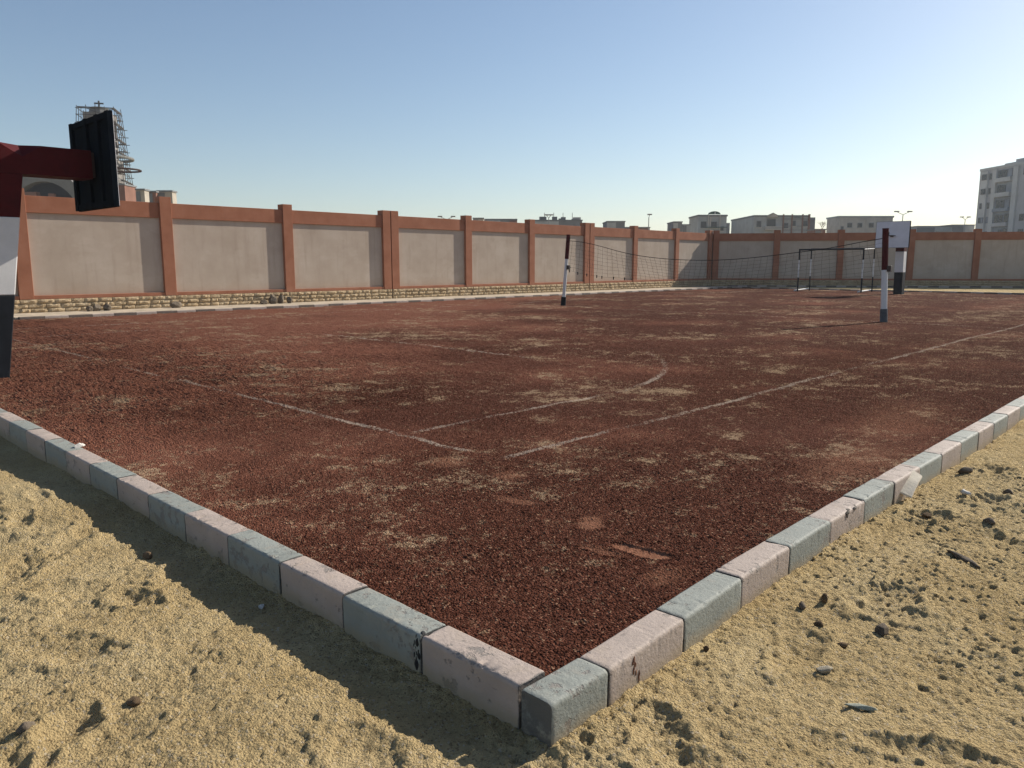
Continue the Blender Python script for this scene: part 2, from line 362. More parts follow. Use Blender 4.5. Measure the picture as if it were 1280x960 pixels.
def field_h(x, y, s):
    z = .022 * fbm(x * .35, y * .35, 3, 3) - .004
    edge = np.minimum(x, y); z += .022 * np.clip(1 - (edge - .12) / .5, 0, 1) * (1 + 1.2 * vnoise(x * 2, y * 2, 9))
    sub(s < .12, lambda a, b: .012 * fbm(a * 4, b * 4, 21, 3, .5), x, y, z)
    sm = np.ones_like(x)
    for cx, cy, rx, ry, an, dp in ((1.355, .62, .055, .155, R(12), .008), (1.50, 1.02, .085, .085, 0, .004), (1.52, 1.60, .05, .15, R(8), .003), (1.22, .74, .04, .12, R(10), .003)):
        dx, dy = x - cx, y - cy; u = (dx * math.cos(an) + dy * math.sin(an)) / rx; v = (dy * math.cos(an) - dx * math.sin(an)) / ry
        d = np.sqrt(u * u + v * v) + .7 * fbm(x * 11, y * 11, 33, 3); w = np.clip(1 - (d - .75) / .3, 0, 1)
        z -= dp * w; z += dp * .35 * np.clip(1 - np.abs(d - 1.2) / .25, 0, 1); sm = np.minimum(sm, 1 - .9 * w)
    fade = lambda lo, hi: np.clip((hi - s) / (hi - lo), 0, 1)
    g = np.zeros_like(x); q = np.zeros_like(x); sub(s < .020, lambda a, b: clods(a, b, .016, .9, .0035, .0088, 40, .85), x, y, q); g += q * fade(.009, .020)
    q = np.zeros_like(x); sub(s < .05, lambda a, b: clods(a, b, .06, .35, .006, .014, 50, .7), x, y, q); g = np.maximum(g, q * fade(.02, .05))
    q = np.zeros_like(x); sub(s >= .009, lambda a, b: h01(np.floor(a * 500), np.floor(b * 500), 77) - .35, x, y, q); g += q * (1 - fade(.009, .020)) * np.clip(s * .62, .009, .024)
    return z + g * sm

rs = np.random.RandomState(5)
PRINTS = []
for k in range(70):
    if k % 2: PRINTS.append((rs.uniform(-1.5, -.15), rs.uniform(-.6, 4.5), rs.uniform(.05, .10), rs.uniform(.10, .17), rs.uniform(0, 3.1), rs.uniform(.010, .028)))
    else: PRINTS.append((rs.uniform(.0, 5.), rs.uniform(-1.3, -.15), rs.uniform(.05, .10), rs.uniform(.10, .17), rs.uniform(0, 3.1), rs.uniform(.010, .026)))
def sand_h(x, y, s):
    z = -.104 + .035 * np.clip(1.2 - s, 0, 1) * fbm(x * .55, y * .55, 101, 3)
    z = z - .028 * np.exp(-((x + .12) / .16) ** 2) * (y > -.1) * (s < .3)
    near = s < .4
    d = np.zeros_like(x)
    for cx, cy, rx, ry, an, dp in PRINTS:
        m = near & (np.abs(x - cx) < .35) & (np.abs(y - cy) < .35)
        if not m.any(): continue
        dx, dy = x[m] - cx, y[m] - cy; u = (dx * math.cos(an) + dy * math.sin(an)) / rx; v = (dy * math.cos(an) - dx * math.sin(an)) / ry
        q = np.sqrt(u * u + v * v) * (1 + .35 * vnoise(x[m] * 22, y[m] * 22, 300)); d[m] += -dp * np.clip(1.3 - q, 0, 1) + dp * .5 * np.exp(-((q - 1.45) / .3) ** 2)
    z += d
    sub(s < .2, lambda a, b: .020 * fbm((a * .9 + b * .5) * 3.2, (b * .9 - a * .3) * 4.6, 111, 4, .55), x, y, z)
    sub(s < .05, lambda a, b: .0125 * (np.abs(fbm(a * 9 + b * 3, b * 16 - a * 3, 121, 4, .62)) ** .8), x, y, z)
    sub(s < .04, lambda a, b: .0085 * fbm(a * 42, b * 42, 131, 3, .75), x, y, z)
    rag = np.ones_like(x)
    sub(s < .05, lambda a, b: np.clip(.45 + 2.4 * fbm(a * 1.5, b * 1.5, 141, 3), 0, 1.5) - 1., x, y, rag)
    pit = np.zeros_like(x)
    sub(s < .03, lambda a, b: clods(a, b, .040, .42, .006, .015, 210, .95), x, y, pit)
    sub(s < .06, lambda a, b: clods(a, b, .110, .30, .012, .030, 220, .75), x, y, pit)
    z -= pit * np.clip(rag + .15, 0, 1.2)
    g = np.zeros_like(x)
    sub(s < .08, lambda a, b: clods(a, b, .15, .20, .008, .024, 160, .7), x, y, g)
    sub(s < .05, lambda a, b: clods(a, b, .05, .40, .004, .011, 170, .85), x, y, g)
    sub(s < .014, lambda a, b: clods(a, b, .024, .7, .003, .0085, 180, 1.0), x, y, g)
    z += g * rag
    # keeps off the kerb top, and drops away under the walls and the court's pavement
    z = np.where((x < .02) & (x > -.25) & (y > 0), np.minimum(z, -.075 - .02 * vnoise(x * 9, y * 9, 190)), z)
    z = np.where(s > .5, np.minimum(z, -.1), z)
    return z

fx = axis(.118, 3.3, .006, .112, 40.05, 1.007, .06, 1.03); fy = axis(.118, 2.9, .006, .112, 20.78, 1.007, .06, 1.03)
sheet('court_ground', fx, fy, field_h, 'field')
gx = axis(-1.55, 4.6, .0085, -1500, 1500, 1.013, .10, 1.16); gy = axis(-1.25, 2.6, .008, -1500, 1500, 1.018, .10, 1.16)
sheet('sand_ground', gx, gy, sand_h, 'sand', hole=(.14, 39.8, .14, 20.6))

# ------------------------------------------------------------------ kerbs
def kerb_mesh(L, seed, fine=True, W=.13, zb=-.24, zt=.05):
    rr = np.random.RandomState(seed)
    prof = [(0, zb), (0, -.10), (0, -.06), (0, -.02), (0, zt - .018), (.0004, zt - .0135), (.0028, zt - .007), (.007, zt - .0025), (.0135, zt - .0004), (.018, zt), (.055, zt), (W - .012, zt), (W - .008, zt - .0005), (W - .0025, zt - .004), (W - .0003, zt - .010), (W, zt - .014), (W, -.05), (W, zb)]
    n = max(6, int(L / (.009 if fine else .09)))
    xs = np.linspace(0, L, n + 1); P = np.array(prof); m = len(P)
    V = np.zeros((n + 1, m, 3)); V[:, :, 0] = xs[:, None]; V[:, :, 1] = P[None, :, 0]; V[:, :, 2] = P[None, :, 1]
    gx_, gp = np.meshgrid(xs, np.arange(m) * .03, indexing='ij')
    amp = .0016 if fine else .0012
    off = fbm(gx_ * 5 + seed * 3.1, P[None, :, 1] * 9 + P[None, :, 0] * 9 + 0 * gx_, seed, 3, .5) * amp * 1.6
    chip = np.clip(fbm(gx_ * 34 + seed * 5.3, P[None, :, 1] * 60 + P[None, :, 0] * 60 + 0 * gx_, seed + 40, 3, .6) - .36, 0, 1) * (.030 if fine else .008)
    up = np.clip((P[:, 1] - (zt - .08)) / .08, 0, 1)[None, :]
    cy = W / 2; nrm = np.stack([P[:, 0] - cy, P[:, 1] + .1], -1); nrm /= np.linalg.norm(nrm, axis=1)[:, None]
    V[:, :, 1] += nrm[None, :, 0] * (off - chip * up); V[:, :, 2] += nrm[None, :, 1] * (off - chip * up) * (P[:, 1] > -.1)
    # rounded, slightly broken ends
    e = np.minimum(xs, L - xs)[:, None]; rnd = np.clip(1 - e / .006, 0, 1) ** 2 * .0035
    V[:, :, 1] -= nrm[None, :, 0] * rnd; V[:, :, 2] -= nrm[None, :, 1] * rnd * (P[:, 1] > -.1)
    V[0, :, 0] += .005 * rr.rand(m) - .002; V[-1, :, 0] -= .005 * rr.rand(m) - .002
    V[:, :, 2] += (rr.rand() - .5) * .008 + (xs[:, None] - L / 2) * (rr.rand() - .5) * .014; V[:, :, 1] += (rr.rand() - .5) * .006
    vs = V.reshape(-1, 3); fs = []
    for i in range(n):
        for j in range(m - 1): a = i * m + j; fs.append((a, a + m, a + m + 1, a + 1))
    fs.append(tuple(range(m))[::-1]); fs.append(tuple(range(n * m, n * m + m)))
    me = bpy.data.meshes.new('kerb_block'); me.from_pydata([tuple(v) for v in vs], [], fs)
    bm = bmesh.new(); bm.from_mesh(me); bmesh.ops.recalc_face_normals(bm, faces=bm.faces); bm.to_mesh(me); bm.free()
    for p in me.polygons: p.use_smooth = len(p.vertices) == 4
    me.set_sharp_from_angle(angle=R(48))
    return me
def block(me, mat, loc, rz, label, group):
    o = bpy.data.objects.new('kerb_block', me); COL.objects.link(o); o.location = loc; o.rotation_euler = (0, 0, rz)
    me.materials.clear() if not me.materials else None
    if not me.materials: me.materials.append(M[mat])
    return tag(o, label, 'kerb block', group)
CN = {'pink': 'pale pink', 'grey': 'blue grey'}
GAP = .005
# right kerb from the near corner: it swings inwards by a few centimetres over the first blocks
KX = [0, .29, .80, 1.31, 1.79, 3.3, 40]; KY = [0, 0, .020, .043, .053, .061, .066]
x = 0.0; lens = [.292] + [.5] * 36; k = 0
BL = {}
for L in lens:
    c = 'grey' if k % 2 == 0 else 'pink'
    me = kerb_mesh(L - GAP, 500 + k, k < 24)
    lab = f'short {CN[c]} kerb block with a shaded end, right at the near corner' if k == 0 else f'{CN[c]} kerb block, {ORD[k]} from the near corner along the right edge'
    yo = float(np.interp(x + .02, KX, KY)); y1 = float(np.interp(x + L, KX, KY)); BL['r', k] = block(me, c, (x, yo, 0), math.atan2(y1 - yo, L), lab, 'painted kerb blocks along the right edge'); x += L; k += 1
# left kerb
y = .142; k = 0
for L in [.49] + [.5] * 26:
    c = 'pink' if k % 2 == 0 else 'grey'
    me = kerb_mesh(L - GAP, 700 + k, k < 22)
    BL['l', k] = block(me, c, (0, y + L - GAP, 0), R(-90), f'{CN[c]} kerb block, {ORD[k]} from the near corner along the left edge', 'painted kerb blocks along the left edge'); y += L; k += 1
# kerb before the long wall
PIL = [.3, 4.35, 8.25, 12.36, 16.73, 20.8, 24.76, 29.0, 32.97, 37.08, 40.9]
bay_n = {}
far_me = {(c, v): kerb_mesh(.56 - .008, 900 + v, False, zb=-.2, zt=.07) for c in ('pink', 'grey') for v in (0, 1)}
for k in range(65):
    x0 = 3.67 + .56 * k; c = 'pink' if k % 2 else 'grey'
    b = sum(1 for p in PIL[1:] if p < x0 + .28); b = max(b, 1); bay_n[b, c] = bay_n.get((b, c), -1) + 1
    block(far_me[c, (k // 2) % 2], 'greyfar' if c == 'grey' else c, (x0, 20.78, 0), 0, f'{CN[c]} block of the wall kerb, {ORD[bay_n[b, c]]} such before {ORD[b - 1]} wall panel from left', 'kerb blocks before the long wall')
# field end kerb, low, facing the court
for k in range(46):
    c = 'grey' if k % 2 else 'pink'
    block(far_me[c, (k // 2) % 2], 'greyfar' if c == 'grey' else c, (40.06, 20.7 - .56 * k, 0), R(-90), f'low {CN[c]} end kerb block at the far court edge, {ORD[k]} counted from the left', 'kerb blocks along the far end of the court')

# ------------------------------------------------------------------ pavements
sl = MB().box(3.6, 41.2, 20.905, 23.2, -.2, .055); tag(sl.build('pavement', 'pave'), kind='structure')
DB = R(-55); dB = Vector((math.cos(DB), math.sin(DB), 0)); nB = Vector((dB.y, -dB.x, 0)); CB = Vector((41.0, 22.7, 0))
# sand apron between the court end and the back wall
def apron(x, y, s): return .035 + .03 * fbm(x * 1.3, y * 1.3, 400, 4) + .01 * vnoise(x * 9, y * 9, 401)
sheet('sand_apron', np.arange(40.18, 66, .18), np.arange(-16, 20.86, .18), apron, 'sand')
# kerb at the foot of the back wall
for k in range(44):
    c = 'pink' if k % 2 else 'grey'
    p = CB + nB * 1.0 + dB * (.9 + .56 * k)
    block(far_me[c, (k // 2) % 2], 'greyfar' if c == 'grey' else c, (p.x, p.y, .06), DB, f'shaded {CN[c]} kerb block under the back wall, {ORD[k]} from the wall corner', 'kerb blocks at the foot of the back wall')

# ------------------------------------------------------------------ boundary walls
def stones(x0, x1, z0, z1, seed, rows=3):
    mb = MB(); r = random.Random(seed); hgt = (z1 - z0) / rows
    mb.box(x0, x1, .035, .30, z0, z1 - .002)
    for j in range(rows):
        x = x0 - r.uniform(0, .2)
        while x < x1 - .02:
            L = r.uniform(.26, .44); a, b = max(x, x0) + .006, min(x + L, x1) - .006; x += L
            if b - a < .03: continue
            za, zb = z0 + j * hgt + .007, z0 + (j + 1) * hgt - (.007 if j < rows - 1 else .004)
            nx, nz = 5, 3; vs = []; bulge = r.uniform(.01, .03)
            for i in range(nx + 1):
                for q in range(nz + 1):
                    u, w = i / nx, q / nz; inner = 0 < i < nx and 0 < q < nz
                    d = (bulge + r.uniform(-.012, .018)) if inner else r.uniform(-.006, .003)
                    vs.append((a + (b - a) * u, .006 - d, za + (zb - za) * w))
            n0 = len(vs)
            fs = [(i * (nz + 1) + q, (i + 1) * (nz + 1) + q, (i + 1) * (nz + 1) + q + 1, i * (nz + 1) + q + 1) for i in range(nx) for q in range(nz)]
            ring = [i * (nz + 1) for i in range(nx + 1)] + [nx * (nz + 1) + q for q in range(1, nz + 1)] + [i * (nz + 1) + nz for i in range(nx - 1, -1, -1)] + [q for q in range(nz - 1, 0, -1)]
            vs += [(vs[i][0], .04, vs[i][2]) for i in ring]; m = len(ring)
            fs += [(ring[i], n0 + i, n0 + (i + 1) % m, ring[(i + 1) % m]) for i in range(m)]
            mb.add(vs, fs)
    return mb
Z0, ZP, ZS, ZC, ZT, ZPIL = .05, .42, .52, 2.76, 3.21, 3.39
def wall_section(label, loc, rz, pillars, x0, x1, seed, dz=0.0):
    """pillars: list of centres; panel, sill and coping run between them"""
    t = thing('boundary_wall', label, 'wall', (loc[0], loc[1], dz), rz, 'boundary wall sections round the court')
    stones(x0, x1, Z0 - .25 if False else Z0, ZP, seed).build('stone_plinth', 'stone', t)
    MB().box(x0, x1, .01, .30, -.4, Z0).build('footing', 'pave', t)
    hw = .175
    for p in pillars:
        a, b = max(p - hw, x0), min(p + hw, x1)
        MB().box(a, b, 0, .34, ZP, ZPIL).build('pillar', 'terra', t, .006, seg=1)
    ed = [x0] + [v for p in pillars for v in (p - hw, p + hw)] + [x1]
    for a, b in zip(ed[0::2], ed[1::2]):
        if b - a < .1: continue
        MB().box(a + .002, b - .002, .11, .28, ZS - .02, ZC + .02).build('plaster_panel', 'plaster', t)
        MB().box(a + .002, b - .002, .022, .29, ZP, ZS).build('sill_band', 'terra', t, .006, seg=1)
        MB().box(a + .002, b - .002, .055, .30, ZC, ZT).build('coping', 'terra', t, .006, seg=1)
    return t
YW = 22.7
wall_section('nearest long wall section with four wide panels, ending at the first pillar joint', (0, YW), 0, [.3, 4.35, 8.25, 12.36, 16.535], .125, 16.71, 1)
wall_section('middle long wall section between the two dark vertical pillar joints', (0, YW), 0, [16.925, 20.8, 24.76, 28.80], 16.75, 28.975, 2)
wall_section('far long wall section right of the second joint, reaching the shaded corner', (0, YW), 0, [29.20, 32.97, 37.08, 40.80], 29.015, 41.26, 3)
tb = wall_section('shaded back wall running right from the corner behind the goal', (CB.x, CB.y), DB, [.22, 3.77, 7.43, 11.36, 14.93, 18.6, 22.4, 26.2, 30.0], .045, 33, 4)

# ------------------------------------------------------------------ basketball stands
def hoop(label, base, rz, lean):
    """local +x points to the court, post base at the origin"""
    t = thing('basketball_stand', label, 'basketball hoop', base, rz, 'basketball stands at the two ends')
    w = .185
    def post(z0, z1, mat, name):
        l0, l1 = lean * z0 / 2.46, lean * z1 / 2.46
        vs = [(l - w + 2 * w * i, -w + 2 * w * j, z) for z, l in ((z0, l0), (z1, l1)) for i, j in ((0, 0), (1, 0), (1, 1), (0, 1))]
        MB().add(vs, [(0, 3, 2, 1), (4, 5, 6, 7), (0, 1, 5, 4), (1, 2, 6, 5), (2, 3, 7, 6), (3, 0, 4, 7)]).build(name, mat, t, .012)
    post(-.3, 1.005, 'black', 'black_band'); post(1.005, 1.94, 'white', 'white_band'); post(1.94, 2.46, 'red', 'red_band')
    # elbow and cantilever arm in one casting, with a tapering bevel on both upper edges above the post
    xs = [lean - w, lean - w + .15, lean + w + .01, lean + w + .22, lean + .60, 1.32]; ch = [.006, .008, .15, .008, .006, .006]
    zb_ = [2.46] * 6; zt_ = [2.80] * 6; mb = MB(); vs = []
    for xx, c in zip(xs, ch):
        hw = w - .0; vs += [(xx, -hw, 2.46), (xx, hw, 2.46), (xx, hw, 2.81 - c), (xx, hw - c, 2.81), (xx, -hw + c, 2.81), (xx, -hw, 2.81 - c)]
    fs = [tuple(range(6)), tuple(range(35, 29, -1))]
    for i in range(5):
        for j in range(6): fs.append((6 * i + j, 6 * i + (j + 1) % 6, 6 * i + 6 + (j + 1) % 6, 6 * i + 6 + j))
    mb.add(vs, fs).build('arm', 'red', t)
    bx, hwid, z0, z1 = 1.42, .71, 2.09, 3.25
    b = MB().box(bx + .0115, bx + .019, -hwid + .012, hwid - .012, z0 + .012, z1 - .012).build('backboard', 'boardface', t, .004, seg=1)
    MB().box(bx - .022, bx + .0105, -hwid, hwid, z0, z1).build('back_sheet', 'navy', b)
    r = MB()
    for yy in (-hwid + .04, -.30, .12, hwid - .04): r.box(bx - .060, bx - .023, yy - .05, yy + .05, z0 + .006, z1 - .006)
    for zz in (z0 + .05, z1 - .05): r.box(bx - .055, bx - .024, -hwid + .10, hwid - .10, zz - .035, zz + .035)
    r.build('back_frame', 'navy', b)
    MB().box(bx - .10, bx - .061, -.17, .17, 2.48, 2.79).build('mounting_plate', 'iron', t, .004, seg=1)
    rim = MB(); cx = bx + .035 + .30; ring = [(cx + .225 * math.cos(a), .225 * math.sin(a), 2.62) for a in [2 * math.pi * i / 24 for i in range(25)]]
    rim.path(ring, .012); rim.box(bx + .020, cx - .22, -.06, .06, 2.57, 2.63); rim.build('rim', 'iron', t)
    return t
hoop('near basketball stand at the left edge, its board seen from behind', (.615, 9.68, 0), 0, .35)
hoop('far basketball stand with white board facing the camera, before the back wall', (36.55, 10.5, 0), R(180), .12)

# ------------------------------------------------------------------ volleyball posts and net
def vpost(label, base, top, r0, bands, winch):
    t = thing('net_post', label, 'post', base, 0, 'volleyball net posts')
    d = Vector(top); H = d.z
    for name, z0, z1, ra, rb, mat in bands:
        MB().tube(d * (z0 / H), d * (z1 / H), ra, rb, 14).build(name, mat, t, smooth=False)
    c = d * (1.27 / H)
    wb = MB().box(c.x - .05, c.x + .05, c.y - .15, c.y - .06, c.z - .07, c.z + .07).build('winch', 'iron', t, .01)
    MB().tube((c.x + .05, c.y - .10, c.z), (c.x + .14, c.y - .10, c.z), .012).build('handle', 'iron', wb)
    MB().tube(d * ((H - .16) / H) + Vector((0, -.06, 0)), d * ((H - .08) / H) + Vector((0, -.07, 0)), .02).build('rope_hook', 'iron', t)
    MB().tube(d, d + Vector((0, 0, .012)), r0 + .004, None, 14).build('end_cap', 'red', t)
    return t
vpost('leaning red and white net post, the farther one, before the long wall', (18.1, 15.22, 0), (0, -.20, 2.32), .068,
      [('black_base', -.1, .30, .085, .085, 'black'), ('white_band', .30, 1.55, .055, .055, 'white'), ('red_band', 1.55, 2.32, .066, .066, 'red')], True)
vpost('nearer red and white net post with grey foot, right side of court', (17.78, 4.93, 0), (0, .11, 2.20), .072,
      [('grey_base', -.1, .32, .088, .085, 'baseGrey'), ('white_band', .32, 1.24, .072, .072, 'white'), ('red_band', 1.24, 2.20, .072, .072, 'red')], True)
nt = thing('volleyball_net', 'sagging dark volleyball net strung between the two red and white posts', 'net', (18.0, 10.0, 0))
top = [(15.02, 2.16), (13.9, 2.01), (12.71, 1.70), (11.27, 1.52), (9.69, 1.47), (8.49, 1.53), (7.17, 1.67), (5.97, 1.81), (5.06, 2.02)]
bot = [(15.0, 1.22), (13.94, .98), (12.1, .93), (10.76, .80), (9.69, .76), (8.49, .80), (7.17, .92), (5.97, 1.04), (5.08, 1.15)]
tx = np.array([p[0] for p in top][::-1]); tz = np.array([p[1] for p in top][::-1]); bxx = np.array([p[0] for p in bot][::-1]); bz = np.array([p[1] for p in bot][::-1])
def smooth(xs, xp, fp):
    return sum(np.interp(xs + o, xp, fp) for o in (-.6, -.3, 0, .3, .6)) / 5
ys = np.linspace(15.0, 5.08, 56); zt = smooth(ys, tx, tz); zb = smooth(ys, bxx, bz)
xl = lambda y: 18.08 - 18.0 + (y - 15.) * .034
MB().path([(xl(y), y - 10, z) for y, z in zip(ys, zt)], .009, 6).build('top_rope', 'rope', nt)
nm = MB(); rows = 8; rr_ = random.Random(3)
jit = [[(rr_.uniform(-.012, .012), rr_.uniform(-.012, .012)) for _ in range(rows + 1)] for _ in ys]
def npt(i, j):
    f = j / rows; return (xl(ys[i]) + .10 * f * math.sin(ys[i] * 1.7), ys[i] - 10 + .18 * f * math.sin(ys[i] * .9) + jit[i][j][0], zt[i] * (1 - f) + zb[i] * f + (jit[i][j][1] if j else 0))
for i in range(len(ys)):
    for j in range(rows):
        nm.tube(npt(i, j), npt(i, j + 1), .0028, None, 4)
        if i < len(ys) - 1: nm.tube(npt(i, j + 1), npt(i + 1, j + 1), .0028, None, 4)
nm.build('mesh_cords', 'cord', nt)
kn = MB()
for i in (1, 3, 5, 7, 8, 10, 12): a = npt(i, rows); kn.tube((a[0], a[1], a[2] + .03), (a[0], a[1], a[2] - .06), .022, .012, 6)
kn.build('bottom_knots', 'rope', nt)

# ------------------------------------------------------------------ handball goal
g = thing('handball_goal', 'small black and white box frame goal standing before the back wall', 'goal', (37.12, 13.97, 0), 0)
W2, DP, H = 1.58, 1.45, 2.10
for s_ in (-1, 1):
    for xx, rr, zz in ((0, .04, 0), (DP, .032, .05)):
        p = MB().tube((xx, s_ * W2, zz + .70), (xx, s_ * W2, zz + 1.58), rr, None, 8).build('post', 'goalwhite', g)
        MB().tube((xx, s_ * W2, -.08), (xx, s_ * W2, zz + .70), rr + .001, None, 8).build('black_lower_band', 'black', p)
        MB().tube((xx, s_ * W2, zz + 1.58), (xx, s_ * W2, H + zz - .04), rr + .001, None, 8).build('black_upper_band', 'black', p)
    MB().tube((-.25, s_ * W2 + .06, .05), (DP + .05, s_ * W2 + .06, .10), .035, None, 8).build('base_bar', 'goalwhite', g)
    MB().tube((.0, s_ * W2, H - .02), (DP, s_ * W2, H + .03), .026, None, 8).build('top_side_bar', 'goalwhite', g)
MB().tube((0, -W2 - .03, H), (0, W2 + .03, H), .042, None, 8).build('crossbar', 'black', g)
MB().tube((DP, -W2 - .03, H + .05), (DP, W2 + .03, H + .05), .036, None, 8).build('rear_crossbar', 'black', g)

# ------------------------------------------------------------------ loose things on the ground
def lump(mb, c, r, seed, sub_=2, rough=.28, rot=0.0):
    """an angular stone: an icosphere pushed about and cut by a few planes"""
    rr = random.Random(seed); bm = bmesh.new(); bmesh.ops.create_icosphere(bm, subdivisions=sub_ + 1, radius=1)
    pl = [(Vector((rr.uniform(-1, 1), rr.uniform(-1, 1), rr.uniform(-.6, 1))).normalized(), rr.uniform(.62, .9)) for _ in range(7)]
    ph = [rr.uniform(0, 6) for _ in range(6)]
    for v in bm.verts:
        n = v.co.normalized(); k = 1 + rough * .5 * (math.sin(3 * n.x + ph[0]) * math.sin(2.6 * n.y + ph[1]) + .5 * math.sin(6.1 * n.z + ph[2]) * math.sin(5.7 * n.x + ph[3]))
        q = n * k
        for pn, pd in pl:
            d = q.dot(pn)
            if d > pd: q -= pn * (d - pd)
        q += n * .03 * math.sin(13 * n.x + ph[4]) * math.sin(11 * n.y + ph[5])
        x_, y_ = q.x * r[0], q.y * r[1]
        v.co = Vector((c[0] + x_ * math.cos(rot) - y_ * math.sin(rot), c[1] + x_ * math.sin(rot) + y_ * math.cos(rot), c[2] + q.z * r[2]))
    mb.add([v.co[:] for v in bm.verts], [[v.index for v in f.verts] for f in bm.faces]); bm.free(); return mb
def gz(x, y):
    a = np.array([x]); b = np.array([y]); return float(sand_h(a, b, np.array([.007]))[0])
def stone(name, label, cat, x, y, r, mat, seed, rot=0, sink=.35, group=None, z=None):
    zz = gz(x, y) if z is None else z
    o = lump(MB(), (0, 0, r[2] * (1 - sink) * .75), r, seed, 2, .28, rot).build(name, mat, smooth=True); o.location = (x, y, zz)
    return tag(o, label, cat, group)
SG = 'loose stones and clods on the sand'
stone('stone', 'dark brown angular stone, biggest one lying alone on the right sand', 'stone', 1.50, -.47, (.036, .028, .027), 'rock', 11, .4)
stone('pebble', 'smooth pale oval pebble half sunk in the right sand', 'pebble', 1.04, -.42, (.036, .017, .014), 'pale', 12, R(-38), .3)
stone('shard', 'thin grey green shard lying flat near the bottom right', 'shard', .87, -.61, (.050, .013, .008), 'shard', 13, R(-62), -.9)
stone('clod', 'upright brown clod beside a pink kerb block on the right sand', 'clod', 1.585, -.20, (.017, .014, .024), 'clod', 14, .2, .2, SG)
stone('clod', 'pale brown crumbling clod left of the upright brown clod', 'clod', 1.47, -.15, (.024, .016, .018), 'lump', 15, .9, .3, SG)
stone('clod', 'low dark clod between the large dark stone and the kerb', 'clod', 1.36, -.27, (.022, .016, .014), 'clod', 16, 1.9, .3, SG)
stone('clod', 'round dark clod touching the foot of a grey kerb block', 'clod', .875, -.03, (.013, .012, .012), 'clod', 17, .1, .2, SG)
stone('clod', 'small dark crumbly clod just left of the large dark stone', 'clod', 1.28, -.40, (.024, .013, .012), 'clod', 18, 2.3, .3, SG)
stone('stick', 'flat dark brown splinter of wood lying across the right sand', 'stick', 2.577, -.49, (.112, .024, .018), 'rock', 19, R(-127), -.6)
stone('clod', 'dark clod in front of the leaning pale board', 'clod', 3.26, -.14, (.03, .024, .018), 'clod', 20, .4, .3, SG)
stone('clod', 'dark weathered clod beyond the leaning board, close to the kerb', 'clod', 4.42, -.06, (.055, .026, .028), 'rock', 21, R(-40), .3, SG)
stone('clod', 'brown grey clod near the right frame edge on the sand', 'clod', 4.05, -.40, (.035, .028, .026), 'rock', 22, .8, .3, SG)
stone('clod', 'sandy brown clod lower right of the leaning board', 'clod', 3.28, -.46, (.042, .026, .022), 'lump', 23, .9, .4, SG)
stone('clod', 'dark hollow looking clod on the left sand below the shadow', 'clod', -.79, 1.22, (.022, .03, .014), 'clod', 24, .5, .5, SG)
stone('clod', 'dark clod in the far left bottom of the sand', 'clod', -1.10, 1.28, (.03, .024, .022), 'lump', 25, .5, .4, SG)
stone('clod', 'brown clod on the edge of the left kerb shadow', 'clod', -.235, 2.55, (.03, .022, .02), 'clod', 26, 1.5, .4, SG)
for i, (xx, yy, L_, W_, H_, an, lab) in enumerate(((5.78, 22.35, .10, .09, .10, .2, 'leftmost concrete lump against the stone plinth'), (5.98, 22.40, .12, .11, .13, .6, 'taller lump, second in the pair left of the first free pillar'),
        (6.25, 22.38, .11, .12, .12, 1.1, 'rounded lump closing the left group by the plinth'), (8.22, 22.38, .21, .13, .12, .1, 'long flat slab of rubble below the second pillar'),
        (11.12, 22.34, .16, .12, .10, .4, 'sloping rubble lump starting the larger heap by the plinth'), (11.50, 22.42, .15, .14, .19, .9, 'biggest dark rubble block of the heap below the third pillar'),
        (11.80, 22.40, .12, .12, .17, .3, 'upright rubble block right of the biggest one'), (12.12, 22.40, .13, .11, .13, 1.4, 'last rubble block at the right end of the heap'))):
    o = lump(MB(), (0, 0, H_ * .7), (L_, W_, H_), 60 + i, 2, .25, an).build('rubble_block', 'lump'); o.location = (xx, yy, .055); tag(o, lab, 'rubble', 'rubble blocks along the wall foot')
# pale board leaning on the kerb
bo = MB(); n = 8; A_, B_, C_, D_ = Vector((.232, .063, .150)), Vector((.224, .007, .124)), Vector((-.02, .062, .062)), Vector((.002, -.002, .036)); vs = []
for i in range(n + 1):
    u = i / n; bend = Vector((0, 0, .010 * math.sin(u * 3.1)))
    for P_ in (A_.lerp(C_, u) + bend, B_.lerp(D_, u) + bend): vs += [P_, P_ - Vector((.003, .002, .010))]
fs = []
for i in range(n):
    a = 4 * i; fs += [(a, a + 4, a + 6, a + 2), (a + 1, a + 3, a + 7, a + 5), (a, a + 1, a + 5, a + 4), (a + 2, a + 6, a + 7, a + 3)]
fs += [(0, 2, 3, 1), (4 * n, 4 * n + 1, 4 * n + 3, 4 * n + 2)]
o = bo.add(vs, fs).build('board_piece', 'tile'); o.location = (3.42, .0, -.093); tag(o, 'pale flat piece of board leaning against the right kerb', 'board')
# crumpled paper on the left kerb
o = lump(MB(), (0, 0, .012), (.042, .028, .018), 91, 2, .9, .5).build('paper_scrap', 'paper'); o.location = (.125, 4.72, .045); tag(o, 'crumpled white scrap of paper lying on the inner edge of left kerb', 'paper')
for (xx, yy, s_, lab) in ((-.10, 1.62, .02, 'small white scrap in the shadow of the left kerb'), (3.75, -.22, .035, 'white crumpled scrap among dark litter right of the board'), (-1.33, 2.05, .02, 'tiny white scrap at the left frame edge')):
    o = lump(MB(), (0, 0, s_ * .4), (s_, s_ * .7, s_ * .45), 95 + int(s_ * 1000), 1, .9, .7).build('paper_scrap', 'paper'); o.location = (xx, yy, gz(xx, yy)); tag(o, lab, 'paper', 'white scraps on the sand')
